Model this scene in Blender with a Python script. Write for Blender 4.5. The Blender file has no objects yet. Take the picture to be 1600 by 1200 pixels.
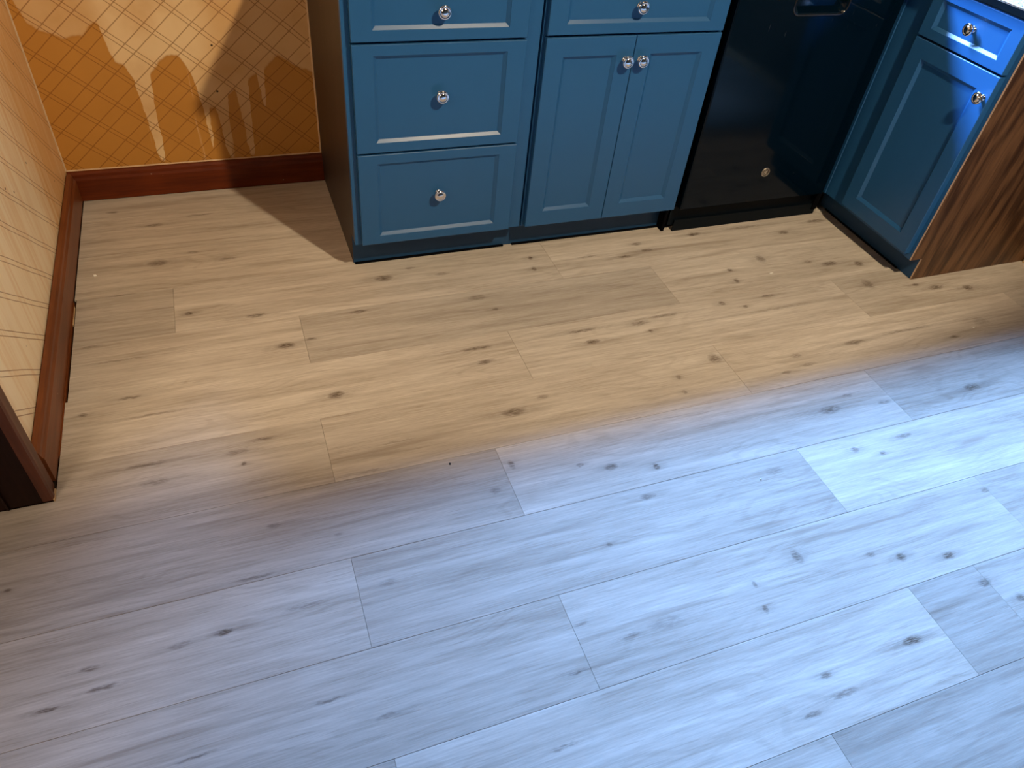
import bpy, bmesh, math, random
from mathutils import Vector, Matrix
random.seed(7)
C = bpy.context.scene
COL = C.collection
S = 1.16                      # everything below is laid out in units of 1.16 m

def V(x, y, z): return Vector((x, y, z)) * S

# ------------------------------------------------------------------ camera
cam = bpy.data.cameras.new('camera'); co = bpy.data.objects.new('camera', cam); COL.objects.link(co)
co.location = V(.4653, -2.276, 1.2352); co.rotation_euler = (.80855, -.09048, -.34715)
cam.sensor_width = 36; cam.lens = 1141.43 / 1600 * 36; cam.clip_start = .02
C.camera = co
# ------------------------------------------------------------------ view, world, lights
C.view_settings.view_transform = 'Standard'; C.view_settings.look = 'None'
C.view_settings.exposure = 0; C.view_settings.gamma = 1; C.view_settings.use_curve_mapping = False
w = bpy.data.worlds.new('world'); C.world = w; w.use_nodes = True
w.node_tree.nodes['Background'].inputs[0].default_value = (.45, .65, 1, 1)
w.node_tree.nodes['Background'].inputs[1].default_value = .5

def aim(o, p): o.rotation_euler = (Vector(p) - o.location).to_track_quat('-Z', 'Y').to_euler()
# warm ceiling lamp, its cone shaped to keep warm light off the front floor
LAMP = (1.709, -2.31, 2.357)
l = bpy.data.lights.new('shaped_ceiling_light', 'SPOT'); lo = bpy.data.objects.new('shaped_ceiling_light', l); COL.objects.link(lo)
lo.location = V(*LAMP); l.energy = 305; l.color = (1, .79, .52); l.shadow_soft_size = .055
l.spot_size = math.radians(132.8); l.spot_blend = .15; aim(lo, V(LAMP[0] - .05, LAMP[1] + .997, LAMP[2] - .052))
# daylight through the window over the counter
l = bpy.data.lights.new('window_daylight', 'AREA'); lo = bpy.data.objects.new('window_daylight', l); COL.objects.link(lo)
l.shape = 'RECTANGLE'; l.size = 1.3 * S; l.size_y = .85 * S; l.energy = 1620; l.color = (.25, .505, 1)
lo.location = V(1.10, 1.0, 2.57); aim(lo, V(1.4, -1.6, 3.2))
# unseen warm fill added beyond the left doorway to warm the front-left floor
l = bpy.data.lights.new('hall_fill_light', 'POINT'); lo = bpy.data.objects.new('hall_fill_light', l); COL.objects.link(lo)
lo.location = V(-.55, -2.25, 1.75); l.energy = 56; l.color = (1, .76, .54); l.shadow_soft_size = .30

# ------------------------------------------------------------------ node helpers
class NT:
    def __init__(s, name):
        s.m = bpy.data.materials.new(name); s.m.use_nodes = True; s.t = s.m.node_tree
        s.b = s.t.nodes['Principled BSDF']
    def n(s, typ, **k):
        nd = s.t.nodes.new('ShaderNode' + typ)
        for a, v in k.items(): setattr(nd, a, v)
        return nd
    def put(s, sock, v):
        if hasattr(v, 'is_linked') or hasattr(v, 'links'): s.t.links.new(v, sock)
        else:
            if isinstance(v, (tuple, list)) and sock.type == 'RGBA' and len(v) == 3: v = (*v, 1)
            sock.default_value = v
    def math(s, op, a, b=0., c=None, clamp=False):
        nd = s.n('Math', operation=op, use_clamp=clamp); s.put(nd.inputs[0], a); s.put(nd.inputs[1], b)
        if c is not None: s.put(nd.inputs[2], c)
        return nd.outputs[0]
    def vec(s, op, a, b=(0, 0, 0)):
        nd = s.n('VectorMath', operation=op); s.put(nd.inputs[0], a); s.put(nd.inputs[1], b)
        return nd.outputs['Value'] if op in ('LENGTH', 'DOT_PRODUCT') else nd.outputs[0]
    def pos(s):
        return s.vec('SCALE_', s.n('NewGeometry').outputs['Position']) if 0 else s.scl(s.n('NewGeometry').outputs['Position'], 1 / S)
    def scl(s, v, k):
        return s.vec('MULTIPLY', v, (k, k, k) if not isinstance(k, (tuple, list)) else tuple(k))
    def noise(s, v, scale=1., detail=3., rough=.55, dist=0.):
        nd = s.n('TexNoise'); s.put(nd.inputs['Vector'], v); nd.inputs['Scale'].default_value = scale
        nd.inputs['Detail'].default_value = detail; nd.inputs['Roughness'].default_value = rough; nd.inputs['Distortion'].default_value = dist
        return nd.outputs[0]
    def mr(s, v, a, b, c=0., d=1., smooth=True):
        nd = s.n('MapRange', interpolation_type='SMOOTHSTEP' if smooth else 'LINEAR')
        for i, x in enumerate((v, a, b, c, d)): s.put(nd.inputs[i], x)
        return nd.outputs[0]
    def mix(s, f, a, b, mode='MIX'):
        nd = s.n('Mix', data_type='RGBA', blend_type=mode); s.put(nd.inputs[0], f); s.put(nd.inputs[6], a); s.put(nd.inputs[7], b)
        return nd.outputs[2]
    def sep(s, v):
        nd = s.n('SeparateXYZ'); s.put(nd.inputs[0], v); return nd.outputs
    def comb(s, x, y, z=0.):
        nd = s.n('CombineXYZ'); s.put(nd.inputs[0], x); s.put(nd.inputs[1], y); s.put(nd.inputs[2], z); return nd.outputs[0]
    def bump(s, h, strength=.2, dist=.002):
        nd = s.n('Bump'); s.put(nd.inputs['Height'], h); nd.inputs['Strength'].default_value = strength; nd.inputs['Distance'].default_value = dist
        s.t.links.new(nd.outputs[0], s.b.inputs['Normal'])
    def set(s, col=None, rough=None, metal=None, spec=None, coat=None):
        if col is not None: s.put(s.b.inputs['Base Color'], col)
        if rough is not None: s.put(s.b.inputs['Roughness'], rough)
        if metal is not None: s.put(s.b.inputs['Metallic'], metal)
        if spec is not None: s.put(s.b.inputs['Specular IOR Level'], spec)
        if coat is not None: s.put(s.b.inputs['Coat Weight'], coat)
        return s.m

def simple(name, col, rough=.5, metal=0., spec=.5, var=.06, scale=30):
    k = NT(name); f = k.noise(k.pos(), scale, 3)
    a = tuple(c * (1 - var) for c in col); b = tuple(min(1, c * (1 + var)) for c in col)
    return k.set(k.mix(f, a, b), rough, metal, spec)

BLUE = simple('blue_cabinet_paint', (.019, .102, .262), .36, 0, .45, .04, 14)
BLUETOE = simple('blue_shaded_toe', (.013, .060, .15), .5, 0, .4, .06, 14)  # cabinet blue darkened, shade of the toe recess put into the colour
CHROME = simple('polished_chrome', (.86, .86, .87), .09, 1, .5, .02)
NICKEL = simple('brushed_nickel', (.62, .57, .50), .3, 1, .5, .05, 200)
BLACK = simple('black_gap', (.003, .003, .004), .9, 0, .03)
BLACKPLASTIC = simple('black_plastic', (.003, .006, .010), .45, 0, .12)
PLASTER = simple('tan_wall_paint', (.13, .085, .05), .9, 0, .2, .04, 6)
CEIL = simple('cream_ceiling_paint', (.14, .105, .075), .9, 0, .2, .03, 6)
CAULK = simple('caulk_bead', (.62, .45, .28), .6, 0, .3, .25, 60)
PINE = simple('raw_pine', (.62, .43, .24), .6, 0, .3, .15, 40)
PLYEDGE = simple('plywood_edge', (.55, .40, .28), .7, 0, .3, .2, 80)
CHIPW = simple('white_paint_chip', (.85, .84, .80), .6, 0, .3)
CHIPB = simple('black_speck', (.01, .01, .01), .6, 0, .3)
SUBFLOOR = simple('dark_subfloor', (.035, .02, .012), .9, 0, .2, .3, 40)

def m_gloss():
    k = NT('black_gloss_door'); p = k.pos()
    sm = k.noise(p, 4, 4)
    scr = k.mr(k.noise(k.vec('MULTIPLY', p, (160, 160, 28)), 1, 2), .74, .80)
    col = k.mix(k.math('MULTIPLY', scr, .12), (.0006, .0048, .0115), (.20, .22, .24))
    return k.set(col, k.mr(sm, .3, .7, .05, .10), 0, .21)
GLOSS = m_gloss()

def m_stained(name, dark, light, axis='x', rough=.38, k1=26, spec=.5):
    k = NT(name); p = k.pos()
    st = {'x': (2.5, 40, 40), 'y': (40, 2.5, 40), 'z': (40, 40, 2.5)}[axis]
    g = k.noise(k.vec('MULTIPLY', p, st), 1, 4, .6, .3)
    f = k.noise(k.vec('MULTIPLY', p, tuple(c * 5 for c in st)), 1, 2)
    b = k.noise(p, 7, 3)
    t = k.math('ADD', k.math('MULTIPLY', g, .55), k.math('ADD', k.math('MULTIPLY', f, .25), k.math('MULTIPLY', b, .3)))
    c = k.mix(k.mr(t, .38, .72), dark, light)
    # nicks where the stain has chipped
    nick = k.mr(k.noise(p, 95, 1), .80, .84)
    c = k.mix(k.math('MULTIPLY', nick, .6), c, (.5, .38, .28))
    k.bump(f, .08, .001)
    return k.set(c, rough, 0, spec)
REDX = m_stained('red_brown_stain_across', (.075, .0105, .0012), (.150, .026, .0035), 'x', .42, spec=.3)
REDY = m_stained('red_brown_stain_along', (.115, .030, .008), (.20, .058, .017), 'y', spec=.35)
REDZ = m_stained('red_brown_stain_upright', (.075, .018, .006), (.135, .036, .014), 'z', .42)
JAMB = m_stained('dark_jamb_stain', (.012, .0032, .0018), (.026, .007, .004), 'z', .5, spec=.2)

def m_oak():
    k = NT('brown_oak_veneer'); p = k.pos(); x, y, z = k.sep(p)
    wob = k.noise(k.vec('MULTIPLY', p, (3.5, 3.5, 1.1)), 1, 3)
    ring = k.math('SINE', k.math('ADD', k.math('MULTIPLY', x, 95.), k.math('MULTIPLY', wob, 42.)))
    g = k.noise(k.vec('MULTIPLY', p, (120, 120, 7)), 1, 4, .65)
    b = k.noise(k.vec('MULTIPLY', p, (9, 9, 3)), 1, 3)
    t = k.math('ADD', k.math('MULTIPLY', ring, .09), k.math('ADD', k.math('MULTIPLY', g, .6), k.math('MULTIPLY', b, .45)))
    c = k.mix(k.mr(t, .32, .72), (.040, .0155, .0065), (.165, .078, .034))
    k.bump(g, .15, .001)
    return k.set(c, .45, 0, .45)
OAK = m_oak()

def m_granite():
    k = NT('speckled_white_counter'); p = k.pos()
    n1 = k.noise(p, 260, 2); n2 = k.noise(p, 130, 3)
    c = k.mix(k.mr(n2, .35, .65), (.55, .56, .52), (.80, .80, .76))
    c = k.mix(k.mr(n1, .64, .70), c, (.16, .17, .15))
    return k.set(c, .25, 0, .5)
GRANITE = m_granite()

# ------------------------------------------------------------------ wallpaper
def m_wallpaper(name, back):
    k = NT(name); p = k.pos(); X, Y, Z = k.sep(p)
    h = X if back else Y
    ca, sa = math.cos(math.radians(41.3)), math.sin(math.radians(41.3))
    wob = k.math('MULTIPLY', k.math('SUBTRACT', k.noise(p, 9, 2), .5), .004)
    offA = k.math('ADD', k.math('SUBTRACT', k.math('MULTIPLY', Z, ca), k.math('MULTIPLY', h, sa)), wob)
    offB = k.math('ADD', k.math('ADD', k.math('MULTIPLY', Z, ca), k.math('MULTIPLY', h, sa)), wob)
    def lines(off, per, ph, wd, soft):
        f = k.math('FRACT', k.math('ADD', k.math('DIVIDE', k.math('SUBTRACT', off, ph), per), 10.5))
        d = k.math('MULTIPLY', k.math('ABSOLUTE', k.math('SUBTRACT', f, .5)), per)
        return k.mr(d, wd, wd + soft, 1, 0)
    if back:
        la = k.math('MAXIMUM', lines(offA, .080, .061, .0006, .0013), lines(offA, .080, .091, .0006, .0013))
        lb = k.math('MAXIMUM', lines(offB, .0785, .3280, .0005, .0010), lines(offB, .0785, .3395, .0005, .0010))
        ln = k.math('MAXIMUM', k.math('MULTIPLY', la, .85), k.math('MULTIPLY', lb, .95))
    else:
        lb = k.math('MAXIMUM', lines(offB, .077, -.052, .0005, .0010), lines(offB, .077, -.063, .0005, .0010))
        ln = k.math('MULTIPLY', lb, .9)
    streak = k.noise(k.vec('MULTIPLY', p, (48, 48, 2.2)), 1, 4, .6)
    blot = k.noise(p, 6, 4)
    if back:
        # clean peeled patch with run marks: everything above a ragged edge
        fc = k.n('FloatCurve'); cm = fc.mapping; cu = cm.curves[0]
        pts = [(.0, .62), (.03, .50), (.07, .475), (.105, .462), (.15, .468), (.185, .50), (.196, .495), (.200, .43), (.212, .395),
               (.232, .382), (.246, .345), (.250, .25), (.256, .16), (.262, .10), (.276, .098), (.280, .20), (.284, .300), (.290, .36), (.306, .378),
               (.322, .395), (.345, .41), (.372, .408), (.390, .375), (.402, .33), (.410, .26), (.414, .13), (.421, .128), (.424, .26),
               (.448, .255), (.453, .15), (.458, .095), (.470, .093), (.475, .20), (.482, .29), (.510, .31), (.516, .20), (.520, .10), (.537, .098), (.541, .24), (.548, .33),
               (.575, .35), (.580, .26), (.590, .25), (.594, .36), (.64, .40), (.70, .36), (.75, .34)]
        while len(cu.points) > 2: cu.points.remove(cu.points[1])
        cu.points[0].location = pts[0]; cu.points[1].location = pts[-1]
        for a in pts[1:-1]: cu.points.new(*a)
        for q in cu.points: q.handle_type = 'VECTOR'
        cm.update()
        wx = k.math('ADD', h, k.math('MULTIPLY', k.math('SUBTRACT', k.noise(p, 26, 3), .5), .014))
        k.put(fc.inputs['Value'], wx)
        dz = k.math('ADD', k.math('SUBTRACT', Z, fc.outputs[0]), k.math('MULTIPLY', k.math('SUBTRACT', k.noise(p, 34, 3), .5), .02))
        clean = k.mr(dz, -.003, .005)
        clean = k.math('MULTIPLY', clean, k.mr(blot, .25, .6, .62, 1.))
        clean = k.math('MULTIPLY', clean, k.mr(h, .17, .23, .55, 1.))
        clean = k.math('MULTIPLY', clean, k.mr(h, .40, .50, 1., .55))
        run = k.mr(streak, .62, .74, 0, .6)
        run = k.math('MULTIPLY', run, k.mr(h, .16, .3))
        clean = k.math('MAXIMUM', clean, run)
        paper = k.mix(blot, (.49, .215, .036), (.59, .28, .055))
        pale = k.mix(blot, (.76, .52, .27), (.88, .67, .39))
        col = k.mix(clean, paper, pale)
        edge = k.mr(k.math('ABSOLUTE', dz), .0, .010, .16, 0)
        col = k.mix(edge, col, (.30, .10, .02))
    else:
        near = k.mr(h, -.12, -.55)  # paler away from the corner, daylight sheen put into the paper colour
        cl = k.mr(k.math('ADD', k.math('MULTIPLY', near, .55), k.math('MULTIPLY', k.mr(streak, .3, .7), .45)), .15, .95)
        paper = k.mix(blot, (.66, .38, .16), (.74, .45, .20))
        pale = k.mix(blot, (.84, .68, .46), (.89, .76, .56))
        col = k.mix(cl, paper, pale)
    col = k.mix(k.math('MULTIPLY', ln, .8), col, (.235, .080, .012))
    vo = k.n('TexVoronoi'); k.put(vo.inputs['Vector'], p); vo.inputs['Scale'].default_value = 15
    speck = k.math('MULTIPLY', k.mr(vo.outputs['Distance'], .035, .06, 1, 0), k.mr(k.sep(vo.outputs['Color'])[0], .72, .74))
    col = k.mix(speck, col, (.035, .012, .004))
    k.bump(k.noise(k.vec('MULTIPLY', p, (160, 160, 40)), 1, 3), .06, .001)
    return k.set(col, .5 if back else .42, 0, .35)
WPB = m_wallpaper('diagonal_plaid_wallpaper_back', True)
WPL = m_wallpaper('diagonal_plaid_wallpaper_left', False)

# ------------------------------------------------------------------ object helpers
LOC = {}
def props(o, label=None, cat=None, group=None, kind=None):
    for a, v in (('label', label), ('category', cat), ('group', group), ('kind', kind)):
        if v: o[a] = v
    return o
def thing(name, loc, label, cat, group=None):
    o = bpy.data.objects.new(name, None); o.empty_display_size = .1; COL.objects.link(o); o.location = V(*loc); LOC[o] = Vector(loc)
    return props(o, label, cat, group)
def mk(name, bm, mat, parent=None, label=None, smooth=False):
    """bm is in layout units, world position."""
    bmesh.ops.recalc_face_normals(bm, faces=bm.faces)
    lo_ = Vector([min(v.co[i] for v in bm.verts) for i in range(3)]); hi = Vector([max(v.co[i] for v in bm.verts) for i in range(3)])
    org = Vector(((lo_.x + hi.x) / 2, (lo_.y + hi.y) / 2, lo_.z))
    for v in bm.verts: v.co = (v.co - org) * S
    me = bpy.data.meshes.new(name); bm.to_mesh(me); bm.free()
    if smooth:
        for f in me.polygons: f.use_smooth = True
    me.materials.append(mat)
    o = bpy.data.objects.new(name, me); COL.objects.link(o); LOC[o] = org
    if parent: o.parent = parent; o.location = (org - LOC[parent]) * S
    else: o.location = org * S
    if label: o['label'] = label
    return o
def box(bm, x0, x1, y0, y1, z0, z1, bev=0):
    r = bmesh.ops.create_cube(bm, size=1)
    for v in r['verts']:
        v.co = Vector(((x0 + x1) / 2 + v.co.x * (x1 - x0), (y0 + y1) / 2 + v.co.y * (y1 - y0), (z0 + z1) / 2 + v.co.z * (z1 - z0)))
    if bev:
        es = list({e for v in r['verts'] for e in v.link_edges})
        bmesh.ops.bevel(bm, geom=es, offset=bev, segments=2, affect='EDGES', profile=.6)
    return bm
def bx(*a, bev=0): return box(bmesh.new(), *a, bev=bev)
def prism(pts, d0, d1, f):
    """polygon pts (a,b) swept from d0 to d1; f(a,b,d) -> xyz"""
    bm = bmesh.new(); A = [bm.verts.new(f(a, b, d0)) for a, b in pts]; B = [bm.verts.new(f(a, b, d1)) for a, b in pts]; n = len(pts)
    bm.faces.new(A); bm.faces.new(B[::-1])
    for i in range(n): bm.faces.new((A[i], B[i], B[(i + 1) % n], A[(i + 1) % n]))
    return bm
def struct(name, bm, mat, **k): return props(mk(name, bm, mat), kind='structure', **k)

# ------------------------------------------------------------------ room shell
CE = 2.42
XR = 2.895                      # right wall
WX0, WX1, WZ0, WZ1 = .93, 2.45, 1.05, 2.12
bm = bx(-.12, WX0, 0, .1, 0, CE); box(bm, WX1, XR + .1, 0, .1, 0, CE); box(bm, WX0, WX1, 0, .1, 0, WZ0); box(bm, WX0, WX1, 0, .1, WZ1, CE)
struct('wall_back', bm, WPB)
JY = -1.179                     # doorway jamb in the left wall
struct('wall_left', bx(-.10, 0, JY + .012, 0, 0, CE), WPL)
bm = bx(-.10, 0, -4, -1.98, 0, CE); box(bm, -.10, 0, -1.98, JY + .012, 1.75, CE)
struct('wall_left_front', bm, PLASTER)
struct('wall_hall', bx(-1.1, -1.0, -4, .1, 0, CE), PLASTER)
struct('wall_right', bx(XR, XR + .1, -4, 0, 0, CE), PLASTER)
struct('wall_front', bx(-1.1, XR + .1, -4.1, -4, 0, CE), PLASTER)
struct('ceiling', bx(-1.1, XR + .1, -4.1, .1, CE, CE + .05), CEIL)
wo = struct('window_1', bx(WX0 - .05, WX1 + .05, -.03, .01, WZ0 - .02, WZ0), simple('window_paint', (.75, .75, .73), .4))
for a in ((WX0 - .05, WX0, -.015, -.0005, WZ0, WZ1 + .05), (WX1, WX1 + .05, -.015, -.0005, WZ0, WZ1 + .05), (WX0, WX1, -.015, -.0005, WZ1, WZ1 + .05)):
    mk('window_casing', bx(*a), wo.data.materials[0], wo)

# baseboards
T = .018; HB = .089
prof = [(.0, 0), (T, 0), (T, .066), (.0145, .0735), (.0135, .082), (.010, .0885), (0, HB)]
struct('baseboard_back', prism(prof, .0035, .7385, lambda a, b, d: (d, -a - .0006, b + .0022)), REDX)
struct('baseboard_left', prism(prof, -1.128, -.0186, lambda a, b, d: (a + .0030, d, b + .0022)), REDY)
struct('baseboard_right', prism([(0, 0), (.012, 0), (.012, .018), (.006, .028), (0, .03)], -3.9, -.968, lambda a, b, d: (XR - a, d, b + .001)), PINE)
# caulk lines in the corner, above the baseboard and beside the cabinet
struct('trim_1', prism([(0, 0), (.0032, 0), (.002, .002), (0, .0032)], HB + .0025, 1.9, lambda a, b, d: (a + .0002, -b - .0002, d)), CAULK)
struct('trim_2', prism([(0, 0), (.0030, 0), (.0012, .0014), (0, .003)], .0036, .7385, lambda a, b, d: (d, -a - .0002, b + HB + .0024)), CAULK)
struct('trim_3', prism([(0, 0), (.0042, 0), (.0015, .0015), (0, .0035)], HB + .006, .77, lambda a, b, d: (.7386 - a, -b - .0002, d)), CAULK)

# door casing on the end of the left wall, jamb board, gap pieces
door = struct('door_1', bx(-.112, .0015, JY, JY + .0115, .0022, 1.75, bev=.0008), JAMB)
cas = [(0, 0), (.017, 0), (.0195, .006), (.0195, .014), (.0165, .020), (.0165, .040), (.012, .046), (.008, .048), (0, .048)]
mk('casing', prism(cas, .0025, 1.78, lambda a, b, d: (a + .0018, JY + .0005 + b, d)), REDZ, door)
mk('stop_bead', prism([(0, 0), (.006, 0), (.004, .004), (0, .005)], .003, 1.74, lambda a, b, d: (-.055 - a, JY - b, d)), JAMB, door)

# ------------------------------------------------------------------ floor
rowY = [.054, -.1365, -.327, -.5175, -.708, -.8985, -1.089, -1.2795, -1.470, -1.6605, -1.851, -2.0415, -2.232, -2.4225, -2.613]
L = 1.047
rows = {  # joints and tones of every row, left to right
    0: ([.95], [.96, 1.]), 1: ([.50 + .4], [.97, 1.]), 2: ([.80, 1.85], [1.0, 1., 1.]),
    3: ([.257, 1.312, 2.36], [.88, .99, 1.05, 1.]),
    4: ([.557, 1.600, 2.65], [1.05, .86, 1.02, .96]),
    5: ([.02, 1.070, 2.135], [1., 1.05, 1.01, .92]),
    6: ([.549, 1.595, 2.665], [.95, 1.04, 1.08, .93]),
    7: ([.904, 1.952], [.93, 1.07, .95]),
    8: ([.545, 1.592, 2.64], [1.04, .91, 1.06, .98]),
    9: ([-.14, .901, 1.963], [1., .99, 1.02, .97]),
    10: ([.54, 1.590, 1.766, 2.81], [1., 1.12, .82, .90, .9]),
    11: ([.20, 1.25, 2.3], [1., 1.0, .80, .85]), 12: ([.7, 1.75], [1., .95, .95]), 13: ([.3, 1.35], [1., .95, .95]),
}
KNOT = {}
def kn(Yrow, x, y, lx, wy, s): KNOT.setdefault(Yrow, []).append((x, y, lx, wy, s))
# knots and mineral streaks: place on the floor (x, y), half length, half width, strength
KN = """0.221,-0.391,0.0324,0.0236,0.63;0.123,-0.518,0.0226,0.0106,0.57;0.291,-0.637,0.0114,0.0135,0.92;0.452,-0.683,0.0315,0.0119,0.69;0.068,-0.716,0.0308,0.0075,0.46;0.129,-0.781,0.0938,0.0058,0.40;0.509,-0.820,0.0268,0.0188,0.86;0.153,-0.918,0.0293,0.0079,0.57;0.060,-0.949,0.0124,0.0100,0.57;0.213,-0.984,0.0971,0.0051,0.40;0.597,-1.023,0.0256,0.0193,0.86;0.423,-1.119,0.0364,0.0073,0.57;0.366,-1.142,0.0321,0.0117,0.46;0.376,-1.180,0.0079,0.0091,0.69;0.188,-1.130,0.0451,0.0089,0.57;0.201,-1.182,0.0354,0.0129,0.40;0.708,-0.727,0.0295,0.0105,0.63;0.574,-0.810,0.0177,0.0096,0.57;0.315,-0.357,0.0211,0.0082,0.46;0.402,-0.408,0.0298,0.0121,0.46;0.214,-0.192,0.0302,0.0133,0.63;0.339,-0.159,0.0496,0.0093,0.46;0.101,-0.097,0.0215,0.0115,0.57;0.805,-0.595,0.0316,0.0235,0.69;1.037,-0.740,0.0325,0.0188,0.46;0.971,-0.610,0.0283,0.0121,0.46;0.889,-0.563,0.0187,0.0081,0.57;1.253,-0.589,0.0103,0.0130,0.80;1.245,-0.645,0.0101,0.0167,0.69;0.968,-0.944,0.0555,0.0097,0.63;0.976,-0.999,0.0294,0.0124,0.69;1.262,-0.944,0.0562,0.0104,0.63;1.277,-0.994,0.0279,0.0134,0.75;1.069,-0.801,0.0115,0.0109,0.57;1.428,-0.620,0.0375,0.0088,0.46;0.984,-1.184,0.0337,0.0190,0.69;1.072,-1.154,0.0206,0.0085,0.46;0.628,-1.270,0.0336,0.0068,0.46;0.699,-1.203,0.0533,0.0049,0.34;1.834,-0.576,0.0331,0.0146,0.80;2.025,-0.572,0.0949,0.0126,0.52;2.314,-0.589,0.0474,0.0158,0.69;2.151,-0.630,0.0258,0.0150,0.69;1.615,-0.588,0.0227,0.0139,0.69;1.631,-0.628,0.0282,0.0114,0.63;1.545,-0.645,0.0247,0.0111,0.69;1.977,-0.750,0.0211,0.0318,0.57;1.841,-0.784,0.0115,0.0130,0.69;1.831,-0.839,0.0114,0.0167,0.69;2.191,-0.825,0.0377,0.0181,0.75;2.292,-0.847,0.0225,0.0228,0.69;2.125,-0.800,0.0186,0.0136,0.57;2.243,-0.949,0.0217,0.0341,0.57;2.457,-1.015,0.0390,0.0171,0.69;2.566,-1.040,0.0233,0.0216,0.75;2.398,-0.988,0.0161,0.0108,0.69;1.885,-0.927,0.0339,0.0100,0.63;1.723,-0.927,0.0135,0.0155,0.69;1.786,-0.957,0.0109,0.0116,0.63;1.522,-0.938,0.0559,0.0092,0.57;1.441,-0.953,0.0395,0.0143,0.57;1.457,-0.991,0.0098,0.0105,0.69;1.898,-0.987,0.1400,0.0078,0.34;1.570,-1.135,0.0220,0.0294,0.63;1.438,-1.176,0.0093,0.0123,0.57;1.425,-1.230,0.0091,0.0118,0.57;1.801,-1.183,0.0208,0.0134,0.46;2.007,-1.176,0.0443,0.0141,0.63;2.210,-1.168,0.1177,0.0093,0.46;2.327,-1.229,0.0271,0.0110,0.57;1.815,-1.221,0.0362,0.0098,0.46;1.732,-1.233,0.0226,0.0080,0.57;2.467,-1.190,0.0378,0.0271,0.34;1.759,-1.381,0.0414,0.0202,0.63;2.205,-1.413,0.0335,0.0190,0.63;1.887,-1.507,0.0319,0.0109,0.52;1.733,-1.512,0.0140,0.0130,0.57;1.793,-1.539,0.0118,0.0104,0.57;1.239,-1.428,0.0100,0.0145,0.80;1.499,-1.514,0.0299,0.0170,0.34;1.180,-1.497,0.0248,0.0112,0.52;1.840,-1.350,0.0227,0.0090,0.46;1.923,-1.396,0.0256,0.0119,0.46;0.417,-1.355,0.0208,0.0119,0.40;0.371,-1.462,0.0415,0.0062,0.46;0.450,-1.546,0.0495,0.0067,0.40;0.310,-1.556,0.0231,0.0094,0.80;0.238,-1.559,0.0296,0.0091,0.40;0.095,-1.559,0.0230,0.0071,0.52;0.115,-1.598,0.0318,0.0069,0.57;0.038,-1.611,0.0195,0.0066,0.86;-0.041,-1.366,0.0072,0.0066,0.57;0.462,-1.729,0.0326,0.0055,0.52;0.548,-1.782,0.0279,0.0068,0.40;0.250,-1.754,0.0331,0.0037,0.52;0.533,-1.410,0.0122,0.0078,0.34;1.073,-1.376,0.0115,0.0096,0.57;1.138,-1.400,0.0214,0.0144,0.63;0.924,-1.334,0.0092,0.0213,0.57;0.866,-1.393,0.0158,0.0111,0.40;0.600,-1.543,0.0206,0.0124,0.34;1.045,-1.584,0.0087,0.0080,0.57;1.000,-1.777,0.0221,0.0098,0.46;1.073,-1.773,0.0491,0.0202,0.29;0.918,-1.728,0.0218,0.0067,0.40;0.881,-1.810,0.0265,0.0060,0.52;0.802,-1.918,0.0321,0.0065,0.46;1.410,-1.724,0.0135,0.0278,0.57;1.286,-1.753,0.0072,0.0111,0.46;1.277,-1.805,0.0088,0.0141,0.63;1.567,-1.764,0.0142,0.0081,0.52;1.628,-1.789,0.0164,0.0141,0.69;1.731,-1.816,0.0170,0.0143,0.75;1.758,-1.892,0.0209,0.0154,0.57;1.514,-1.947,0.0296,0.0118,0.80;1.318,-1.990,0.0367,0.0090,0.52;1.308,-1.953,0.0152,0.0108,0.57;1.238,-2.004,0.0223,0.0086,0.57;1.956,-1.701,0.0167,0.0096,0.46;1.804,-1.941,0.0147,0.0131,0.57"""
for ln in KN.split(';'):
    if not ln.strip(): continue
    x, y, lx, wy, s = map(float, ln.split(','))
    for r in range(len(rowY) - 1):
        if rowY[r + 1] <= y < rowY[r]: kn(r, x, y, lx, wy, s)

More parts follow.
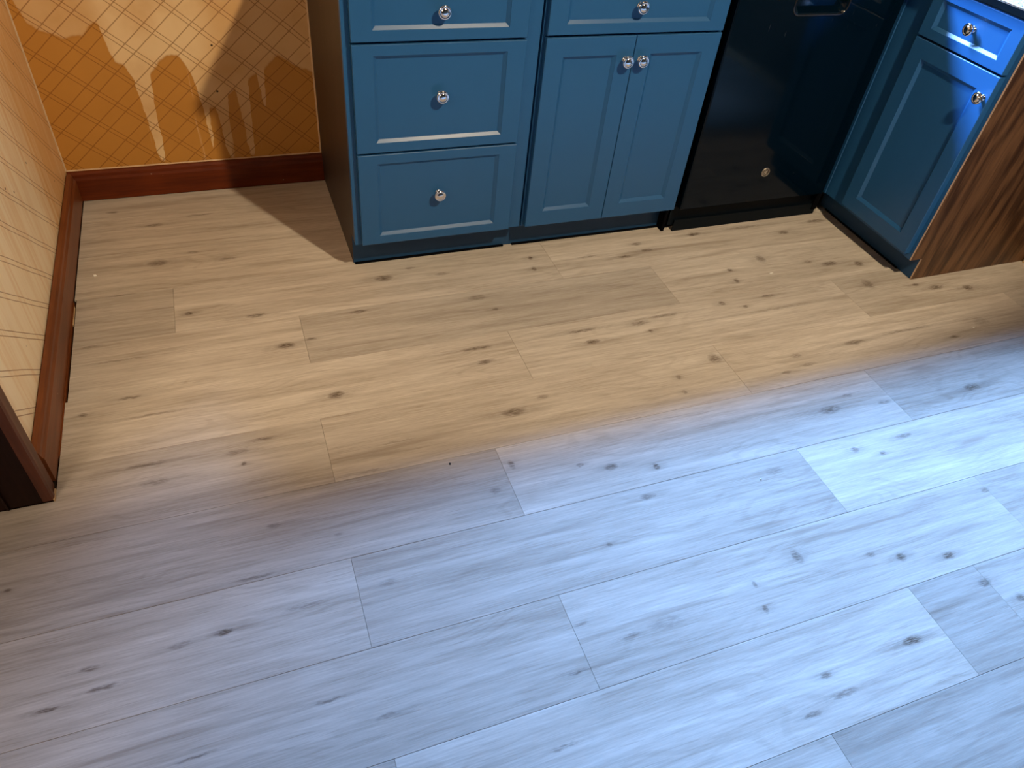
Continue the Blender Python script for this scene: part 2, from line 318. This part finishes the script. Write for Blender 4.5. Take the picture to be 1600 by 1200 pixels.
def m_plank(r):
    k = NT('oak_plank_row_%s' % 'abcdefghijklmnop'[r]); p0 = k.pos()
    oi = k.n('ObjectInfo')
    off = k.comb(k.math('MULTIPLY', oi.outputs['Random'], 37.), k.math('MULTIPLY', oi.outputs['Random'], 91.), k.math('MULTIPLY', oi.outputs['Random'], 13.))
    p = k.vec('ADD', p0, off)
    x, y, z = k.sep(p)
    broad = k.noise(k.vec('MULTIPLY', p, (1.6, 17, 1)), 1, 3, .5, .4)
    mid = k.noise(k.vec('MULTIPLY', p, (4.5, 75, 1)), 1, 4, .6, .3)
    fine = k.noise(k.vec('MULTIPLY', p, (16, 360, 1)), 1, 4, .7, .2)
    warp = k.noise(k.vec('MULTIPLY', p, (2.6, 9, 1)), 1, 2, .5)
    cath = k.math('SINE', k.math('ADD', k.math('MULTIPLY', y, 270.), k.math('MULTIPLY', warp, 70.)))
    cmask = k.mr(k.noise(k.vec('MULTIPLY', p, (3.0, 8, 1)), 1, 1), .50, .62)
    cath = k.math('MULTIPLY', k.math('MULTIPLY', k.math('SUBTRACT', k.mr(cath, .2, .95, 0, -1.5), -.35), cmask), .05)
    t = k.math('ADD', k.math('MULTIPLY', k.math('SUBTRACT', broad, .5), .62), k.math('MULTIPLY', k.math('SUBTRACT', mid, .5), .66))
    t = k.math('ADD', t, k.math('MULTIPLY', k.math('SUBTRACT', fine, .5), .62))
    t = k.math('ADD', k.math('ADD', t, cath), .5)
    c = k.mix(k.mr(t, .18, .82, smooth=False), (.335, .285, .235), (.66, .605, .545))
    # thin dark pores and pale flecks
    pore = k.mr(k.noise(k.vec('MULTIPLY', p, (10, 260, 1)), 1, 2), .63, .72, 0, .30)
    c = k.mix(pore, c, (.26, .205, .155))
    bs = k.noise(k.vec('MULTIPLY', k.vec('ADD', p, (5, 3, 0)), (2.2, 34, 1)), 1, 2, .5, .5)
    c = k.mix(k.mr(bs, .60, .74, 0, .42), c, (.27, .215, .17))
    # knots
    d = k.comb(k.math('MULTIPLY', k.math('SUBTRACT', k.noise(p0, 30, 3), .5), .012), k.math('MULTIPLY', k.math('SUBTRACT', k.noise(k.vec('MULTIPLY', p0, (50, 90, 1)), 1, 3), .5), .010))
    pd = k.vec('MULTIPLY', k.vec('ADD', p0, d), (1, 1, 0))
    m = None
    for (kx, ky, lx, wy, s) in KNOT.get(r, []):
        e = k.vec('LENGTH', k.vec('MULTIPLY', k.vec('SUBTRACT', pd, (kx, ky, 0)), (.9 / lx, 1.25 / wy, 0)))
        core = k.mr(e, .25, 1.15, min(.97, s * 1.2), 0)
        e2 = k.vec('LENGTH', k.vec('MULTIPLY', k.vec('SUBTRACT', pd, (kx, ky, 0)), (.33 / lx, 1.1 / wy, 0)))
        core = k.math('MAXIMUM', core, k.mr(e2, .1, 1.2, s * .42, 0))
        m = core if m is None else k.math('MAXIMUM', m, core)
    if m is not None:
        m = k.math('MULTIPLY', m, k.mr(k.noise(k.vec('MULTIPLY', p0, (60, 420, 1)), 1, 3), .32, .6, .35, 1.))
        c = k.mix(m, c, (.085, .055, .036))
    c = k.mix(1., c, oi.outputs['Color'], 'MULTIPLY')
    k.bump(k.math('ADD', k.math('MULTIPLY', fine, .7), k.math('MULTIPLY', mid, .3)), .16, .0012)
    return k.set(c, k.mr(mid, .3, .7, .60, .72), 0, .06)

floor = struct('floor', bx(-1.1, XR + .1, -4.1, .1, -.06, -.0065), SUBFLOOR)
FXE = XR + .004
def plank(x0, x1, y0, y1, mat, tone):
    g = .0002; h = .0005
    x0 += g; x1 -= g; y0 += g; y1 -= g
    bm = bmesh.new()
    a = [bm.verts.new(q) for q in ((x0, y0, -.006), (x1, y0, -.006), (x1, y1, -.006), (x0, y1, -.006))]
    b = [bm.verts.new(q) for q in ((x0, y0, -h), (x1, y0, -h), (x1, y1, -h), (x0, y1, -h))]
    c = [bm.verts.new(q) for q in ((x0 + h, y0 + h, 0), (x1 - h, y0 + h, 0), (x1 - h, y1 - h, 0), (x0 + h, y1 - h, 0))]
    for s_, t_ in ((a, b), (b, c)):
        for i in range(4): bm.faces.new((s_[i], s_[(i + 1) % 4], t_[(i + 1) % 4], t_[i]))
    bm.faces.new(c); bm.faces.new(a[::-1])
    o = mk('plank', bm, mat, floor); o.color = (tone, tone, tone, 1)
for r, (js, tones) in rows.items():
    mat = m_plank(r); y1, y0 = rowY[r], rowY[r + 1]
    y1 = min(y1, -.003)
    left = .0225 if y0 > JY else -.98
    if y0 < -.52 and y1 > -.88: left = .0275          # floor stops short of the baseboard here
    xs = [left] + [j for j in js if j > left + .02] + [FXE]
    tn = tones[len(tones) - (len(xs) - 1):]
    for i in range(len(xs) - 1):
        t = tn[i] * random.uniform(.985, 1.015)
        if y0 < JY < y1 and xs[i] == left:            # this plank is notched around the wall end
            x1 = xs[i + 1] - .0002
            o = mk('plank', prism([(-.98, y0 + .0002), (x1, y0 + .0002), (x1, y1 - .0002), (.0225, y1 - .0002), (.0225, JY - .0008), (-.98, JY - .0008)], -.006, 0, lambda a, b, d: (a, b, d)), mat, floor)
            o.color = (t, t, t, 1)
        else: plank(xs[i], xs[i + 1], y0, y1, mat, t)
# strip of floor inside the closed left side of the house (beyond the wall)
mk('raw_wood_sliver', bx(.0195, .0222, -1.1785, -1.150, -.006, .004), PINE, floor)
mk('raw_wood_sliver', bx(.0236, .0248, -.62, -.545, -.006, -.0005), PINE, floor)
mk('gap_liner', bx(.0190, .0235, -1.06, -.53, -.0062, .0018), REDY, floor)

# ------------------------------------------------------------------ cabinet pieces
fA = lambda y0: (lambda u, v, n: (u, y0 - n, v))          # faces -Y
fC = lambda x0: (lambda u, v, n: (x0 - n, -u, v))         # faces -X, u = -Y
def shaker(name, f, u0, u1, v0, v1, mu, mv, parent, t=.0165, bw=.0084, bd=.0068):
    bm = bmesh.new(); e = .0012
    def ring(du, dv, n): return [bm.verts.new(f(a, b, n)) for a, b in ((u0 + du, v0 + dv), (u1 - du, v0 + dv), (u1 - du, v1 - dv), (u0 + du, v1 - dv))]
    R = [ring(0, 0, -t), ring(0, 0, -e), ring(e, e, 0), ring(mu, mv, 0), ring(mu + .0008, mv + .0008, -.0012), ring(mu + bw, mv + bw, -bd), ring(mu + bw + .0005, mv + bw + .0005, -bd - .0008)]
    for A, B in zip(R, R[1:]):
        for i in range(4): bm.faces.new((A[i], A[(i + 1) % 4], B[(i + 1) % 4], B[i]))
    bm.faces.new(R[0][::-1]); bm.faces.new(R[-1])
    return mk(name, bm, BLUE, parent)
KP = [(0, 0), (.0085, 0), (.0088, .0015), (.0070, .0028), (.0052, .0045), (.0050, .0095), (.0065, .0120), (.0105, .0138), (.0145, .0158),
      (.0158, .0182), (.0158, .0205), (.0148, .0226), (.0130, .0236), (.0112, .0232), (.0102, .0224), (.0092, .0232), (.0070, .0248), (.0035, .0256), (0, .0258)]
def knob(f, u, v, parent, n0=0):
    bm = bmesh.new(); N = 28; rings = []
    for (r, h) in KP:
        if r == 0: rings.append([bm.verts.new(f(u, v, n0 + h))])
        else: rings.append([bm.verts.new(f(u + r * math.cos(2 * math.pi * i / N), v + r * math.sin(2 * math.pi * i / N), n0 + h)) for i in range(N)])
    for A, B in zip(rings, rings[1:]):
        for i in range(N):
            j = (i + 1) % N
            if len(A) == 1: bm.faces.new((A[0], B[i], B[j]))
            elif len(B) == 1: bm.faces.new((A[i], A[j], B[0]))
            else: bm.faces.new((A[i], A[j], B[j], B[i]))
    return mk('knob', bm, CHROME, parent, 'round stepped chrome knob', True)

CT0, CT1 = .782, .818           # countertop underside and top
FF = -.5732; FY = -.5555; TK = -.5011; ZF = .094
DT = .757                       # top of the top drawers

def face_frame(f, u0, u1, openings, parent, n=0., depth=.017, z0=ZF, z1=CT0 - .0005):
    """openings: list of (u0,u1,v0,v1)"""
    us = sorted({u0, u1, *[o[0] for o in openings], *[o[1] for o in openings]}); vs = sorted({z0, z1, *[o[2] for o in openings], *[o[3] for o in openings]})
    bm = bmesh.new()
    for i in range(len(us) - 1):
        for j in range(len(vs) - 1):
            cu_, cv = (us[i] + us[i + 1]) / 2, (vs[j] + vs[j + 1]) / 2
            if any(o[0] < cu_ < o[1] and o[2] < cv < o[3] for o in openings): continue
            P = [f(a, b, c) for a in (us[i], us[i + 1]) for b in (vs[j], vs[j + 1]) for c in (n - depth, n)]
            xs = [q[0] for q in P]; ys = [q[1] for q in P]; zs = [q[2] for q in P]
            box(bm, min(xs), max(xs), min(ys), max(ys), min(zs), max(zs))
    return mk('face_frame', bm, BLUE, parent)

# --- three-drawer base cabinet
AX0, AX1 = .7394, 1.2195
A = thing('drawer_cabinet', ((AX0 + AX1) / 2, -.28, 0), 'slate blue base cabinet with three drawers beside the wallpapered corner', 'cabinet')
f = fA(FY)
ops = [(.7735, 1.163, .115, .350), (.7735, 1.163, .375, .615), (.7735, 1.163, .640, .745)]
face_frame(f, AX0, AX1, ops, A)
mk('side_panel', prism([(TK, 0), (0, 0), (0, CT0 - .001), (FY + .0175, CT0 - .001), (FY + .0175, ZF), (TK, ZF)], AX0, AX0 + .012, lambda a, b, d: (d, a if a else -.001, b + .0006)),
   m_stained('dark_brown_side', (.027, .020, .019), (.044, .034, .032), 'z', .45), A, 'dark brown wood veneer side')
mk('carcass', bx(AX0 + .0125, AX1 - .0005, FY + .022, -.001, ZF + .001, CT0 - .002), BLACK, A)
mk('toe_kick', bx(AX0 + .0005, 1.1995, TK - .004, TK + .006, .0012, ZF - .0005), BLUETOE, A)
mk('toe_shadow_gap', bx(AX0 + .004, 1.193, TK - .0115, TK - .0045, .0004, .0045), BLACK, A)  # black strip added on the floor as the dark shadow gap
fd = fA(FF)
dl, dr = .7565, 1.1802
for v0, v1, kv in ((.0999, .3597, .237), (.3652, .6249, .503), (.6309, DT, .695)):
    d = shaker('drawer', fd, dl, dr, v0, v1, .048, .0245, A)
    knob(fd, (dl + dr) / 2, kv, d, -.0068)
# --- two-door base cabinet
BX0, BX1 = 1.2258, 1.7405
B = thing('door_cabinet', ((BX0 + BX1) / 2, -.28, 0), 'slate blue base cabinet with one drawer over two doors left of the dishwasher', 'cabinet')
face_frame(f, BX0, BX1, [(1.26, 1.71, .115, .615), (1.26, 1.71, .640, .745)], B)
mk('side_panel', bx(BX0, BX0 + .010, FY + .0175, -.001, ZF, CT0 - .001), BLACK, B)
mk('side_panel', bx(BX1 - .010, BX1, FY + .0175, -.001, .0006, CT0 - .001), BLACK, B)
mk('carcass', bx(BX0 + .0105, BX1 - .0105, FY + .022, -.001, ZF + .001, CT0 - .002), BLACK, B)
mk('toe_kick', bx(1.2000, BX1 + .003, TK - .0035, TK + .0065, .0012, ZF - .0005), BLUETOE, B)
mk('toe_shadow_gap', bx(1.222, BX1 - .008, TK - .011, TK - .004, .0004, .0045), BLACK, B)
e1, e2, e3 = 1.2315, 1.4794, 1.7325
d = shaker('drawer', fd, e1, e3, .6335, DT, .048, .0245, B); knob(fd, 1.474, .697, d, -.0068)
d = shaker('door', fd, e1, e2 - .0009, .0999, .6275, .0485, .046, B); knob(fd, 1.4565, .5695, d)
d = shaker('door', fd, e2 + .0009, e3, .0999, .6275, .0485, .046, B); knob(fd, 1.5010, .5695, d)

# --- corner cabinet facing left
XF, XG, XC = 2.3573, 2.3373, 2.4044
CY0, CY1 = .5149, .9560        # u = -Y
Cc = thing('end_cabinet', ((XF + XR) / 2, -.74, 0), 'slate blue end cabinet with one drawer over one door and brown oak end panel', 'cabinet')
fc = fC(XF)
mk('filler_strip', prism([(.5149, 0), (.5149, .0165), (.5165, .018), (.541, .018), (.5425, .0165), (.5425, 0)], .076, CT0 - .001, lambda a, b, d: (XF + .0155 - b, -a, d)), BLUE, Cc)
face_frame(fc, .5430, CY1, [(.665, .925, .10, .615), (.665, .925, .640, .745)], Cc, z0=.0776)
mk('carcass', bx(XF + .022, XR - .004, -CY1 + .002, -.62, .08, CT0 - .002), BLACK, Cc)
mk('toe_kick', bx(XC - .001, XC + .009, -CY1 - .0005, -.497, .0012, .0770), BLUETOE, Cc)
mk('toe_shadow_gap', bx(XC - .0055, XC - .0015, -.90, -.53, .0004, .0045), BLACK, Cc)
ep = mk('end_panel', prism([(XC - .0005, 0), (XR - .002, 0), (XR - .002, CT0 - .001), (XF, CT0 - .001), (XF, .0776), (XC - .0005, .0776)], -.9565, -.9610, lambda a, b, d: (a, d, b + .0008)), OAK, Cc, 'brown oak veneer end panel with a toe notch')
bm = prism([(XF - .0009, .0784), (XF - .0001, .0784), (XF - .0001, CT0 - .002), (XF - .0009, CT0 - .002)], -.9566, -.9609, lambda a, b, d: (a, d, b))
bmesh.ops.create_cube  # noqa
box(bm, XC - .0014, XC - .0006, -.9609, -.9566, .001, .0765)
mk('panel_edge', bm, PLYEDGE, ep, 'pale raw plywood edge')
fg = fC(XG)
c1, c2 = .6408, .9445
d = shaker('drawer', fg, c1, c2, .6335, DT, .036, .0245, Cc, t=.0195); knob(fg, .799, .6965, d, -.0068)
d = shaker('door', fg, c1, c2, .0950, .6275, .0485, .046, Cc, t=.0195); knob(fg, .926, .569, d)

# --- countertop (one L-shaped slab)
pts = [(.7330, -.001), (.7330, -.604), (2.318, -.604), (2.318, -.975), (XR - .001, -.975), (XR - .001, -.001)]
bm = prism(pts, CT0, CT1, lambda a, b, d: (a, b, d))
bmesh.ops.bevel(bm, geom=[e for e in bm.edges if abs(e.verts[0].co.z - e.verts[1].co.z) < 1e-6], offset=.004, segments=2, affect='EDGES')
props(mk('countertop', bm, GRANITE), 'speckled white countertop slab on top of the blue cabinets', 'countertop')

# ------------------------------------------------------------------ dishwasher
WL, WR = 1.7575, 2.3130
D = thing('dishwasher', (2.035, -.29, 0), 'black glossy dishwasher with pocket handle and round badge', 'dishwasher')
YD = -.5726; DB = .094; DTOP = .772
cxh = (WL + WR) / 2
# door with a rounded pocket cut into its front face
def rrect(u0, u1, v0, v1, r, n=6):
    out = []
    for cx_, cy_, a0 in ((u1 - r, v1 - r, 0), (u0 + r, v1 - r, 90), (u0 + r, v0 + r, 180), (u1 - r, v0 + r, 270)):
        for i in range(n + 1):
            a = math.radians(a0 + 90 * i / n); out.append((cx_ + r * math.cos(a), cy_ + r * math.sin(a)))
    return out
pu0, pu1, pv0, pv1 = 1.9400, 2.1190, .6665, .742
ft = fA(YD)
bm = bmesh.new()
def loop(pts, n): return [bm.verts.new(ft(a, b, n)) for a, b in pts]
NN = 6
outer = rrect(WL, WR, DB, DTOP, .004, NN); outer1 = rrect(WL + .0035, WR - .0035, DB + .0035, DTOP - .0035, .003, NN)
po = rrect(pu0, pu1, pv0, pv1, .024, NN)
LO = [loop(outer, -.028), loop(outer, -.0035), loop(outer1, 0), loop(po, 0)]
for a_, b_ in zip(LO, LO[1:]):
    for i in range(len(a_)): bm.faces.new((a_[i], a_[(i + 1) % len(a_)], b_[(i + 1) % len(b_)], b_[i]))
pin = rrect(pu0 + .004, pu1 - .004, pv0 + .004, pv1 - .004, .021, NN); pin2 = rrect(pu0 + .012, pu1 - .012, pv0 + .016, pv1 - .004, .018, NN)
prev = LO[-1]
for lp in (loop(pin, -.004), loop(pin2, -.024)):
    for i in range(len(lp)): bm.faces.new((prev[i], prev[(i + 1) % len(lp)], lp[(i + 1) % len(lp)], lp[i]))
    prev = lp
bm.faces.new(prev)
dd = mk('door', bm, GLOSS, D, 'glossy black front panel')
# rim of the pocket
bm = bmesh.new(); N2 = 8; base = rrect(pu0 - .001, pu1 + .001, pv0 - .001, pv1 + .001, .025, 8); rr = .0026; rings = []
ctr = ((pu0 + pu1) / 2, (pv0 + pv1) / 2)
for i, (a_, b_) in enumerate(base):
    pa = base[i - 1]; pb = base[(i + 1) % len(base)]
    t_ = Vector((pb[0] - pa[0], pb[1] - pa[1])).normalized(); nn = Vector((t_.y, -t_.x))
    rings.append([bm.verts.new(ft(a_ + nn.x * rr * math.cos(q), b_ + nn.y * rr * math.cos(q), .0002 + rr * .8 * math.sin(q))) for q in [2 * math.pi * j / N2 for j in range(N2)]])
for i in range(len(rings)):
    A_, B_ = rings[i], rings[(i + 1) % len(rings)]
    for j in range(N2): bm.faces.new((A_[j], A_[(j + 1) % N2], B_[(j + 1) % N2], B_[j]))
mk('pocket_rim', bm, simple('gloss_black_rim', (.012, .013, .015), .12, 0, .6), dd, None, True)
# badge: domed disc, raised rim, entwined script strokes
bu, bv, br = 2.0385, .2000, .0150
def lathe(prof_, f_, u, v, N=32):
    b_ = bmesh.new(); R_ = []
    for r_, h_ in prof_:
        R_.append([b_.verts.new(f_(u, v, h_))] if r_ == 0 else [b_.verts.new(f_(u + r_ * math.cos(2 * math.pi * i / N), v + r_ * math.sin(2 * math.pi * i / N), h_)) for i in range(N)])
    for P, Q in zip(R_, R_[1:]):
        for i in range(N):
            j = (i + 1) % N
            if len(Q) == 1: b_.faces.new((P[i], P[j], Q[0]))
            elif len(P) == 1: b_.faces.new((P[0], Q[i], Q[j]))
            else: b_.faces.new((P[i], P[j], Q[j], Q[i]))
    return b_
bd_ = mk('badge', lathe([(0, .0002), (br, .0002), (br, .0022), (br * .95, .0032), (br * .80, .0032), (br * .76, .0014), (0, .0014)], ft, bu, bv), NICKEL, dd, 'round silver badge with a script emblem', False)
mk('badge_field', lathe([(0, .0015), (br * .755, .0015), (br * .74, .0021), (0, .0021)], ft, bu, bv), simple('badge_bronze_field', (.16, .125, .085), .45, .6), bd_)
def stroke(pts, r_=.0008, n0=.0023):
    b_ = bmesh.new(); R_ = []
    for i, (a_, b2) in enumerate(pts):
        pa = pts[max(0, i - 1)]; pb = pts[min(len(pts) - 1, i + 1)]; t_ = Vector((pb[0] - pa[0], pb[1] - pa[1])).normalized(); nn = Vector((t_.y, -t_.x))
        R_.append([b_.verts.new(ft(bu + a_ + nn.x * r_ * math.cos(q), bv + b2 + nn.y * r_ * math.cos(q), n0 + r_ * math.sin(q))) for q in [2 * math.pi * j / 6 for j in range(6)]])
    for P, Q in zip(R_, R_[1:]):
        for j in range(6): b_.faces.new((P[j], P[(j + 1) % 6], Q[(j + 1) % 6], Q[j]))
    return b_
arc = lambda cx_, cy_, r_, a0, a1, n=16: [(cx_ + r_ * math.cos(math.radians(a0 + (a1 - a0) * i / n)), cy_ + r_ * math.sin(math.radians(a0 + (a1 - a0) * i / n))) for i in range(n + 1)]
g1 = arc(-.0032, .0022, .0034, -60, 300) ; g2 = arc(-.0032, -.0030, .0036, 100, 400)
s2 = arc(.0036, .0026, .0027, 20, 280) ; s3 = arc(.0036, -.0030, .0031, 80, 340)
EMB = simple('badge_relief', (.80, .76, .68), .3, 1)
for q in (g1, g2, s2, s3): mk('emblem_stroke', stroke(q), EMB, bd_)
# body, gaps and kick plates
mk('tub', bx(WL + .003, WR - .003, YD + .029, -.02, .10, .775), BLACK, D)
mk('kick_plate', prism([(0, .020), (.006, .020), (.006, .086), (0, .086)], 1.7505, 2.335, lambda a, b, d: (d, -.535 + a, b)), BLACKPLASTIC, D)
mk('kick_plate', prism([(0, .0008), (.005, .0008), (.005, .040), (0, .040)], 1.768, 2.335, lambda a, b, d: (d, -.5445 + a, b)), BLACKPLASTIC, D)
mk('dark_gap_backing', bx(WR + .004, XG - .0006, -.548, -.53, .02, .778), BLACK, D)  # black backing added to keep the gap beside the door dark

# ------------------------------------------------------------------ specks on the floor
def chip(name, x, y, sx, sy, h, mat, label, cat):
    bm = bmesh.new(); n = 7
    a = [(x + sx * math.cos(6.283 * i / n) * random.uniform(.6, 1.1), y + sy * math.sin(6.283 * i / n) * random.uniform(.6, 1.1)) for i in range(n)]
    lo_ = [bm.verts.new((p[0], p[1], .0002)) for p in a]; hi = [bm.verts.new((x + (p[0] - x) * .7, y + (p[1] - y) * .7, h)) for p in a]
    for i in range(n): bm.faces.new((lo_[i], lo_[(i + 1) % n], hi[(i + 1) % n], hi[i]))
    bm.faces.new(hi); bm.faces.new(lo_[::-1])
    props(mk(name, bm, mat), label, cat, 'paint chips on the floor' if name == 'paint_chip' else None)
chip('paint_chip', 0.0660, -0.4176, 0.006, 0.004, 0.003, CHIPW, 'white paint chip on the floor near the left baseboard', 'chip')
chip('paint_chip', 1.9646, -0.8284, 0.009, 0.0015, 0.002, CHIPW, 'thin white sliver on the floor in front of the dishwasher', 'sliver')
chip('paint_chip', 1.4528, -1.5259, 0.0035, 0.0025, 0.002, CHIPW, 'white paint chip on the bluish front floor', 'chip')
chip('dark_crumb', 0.7942, -1.2962, 0.0025, 0.004, 0.002, CHIPB, 'tiny black crumb on the middle of the floor', 'crumb')
chip('paint_chip', 2.4190, -1.2093, 0.0035, 0.0025, 0.002, CHIPW, 'tiny pale chip on the floor right of the end cabinet panel', 'chip')
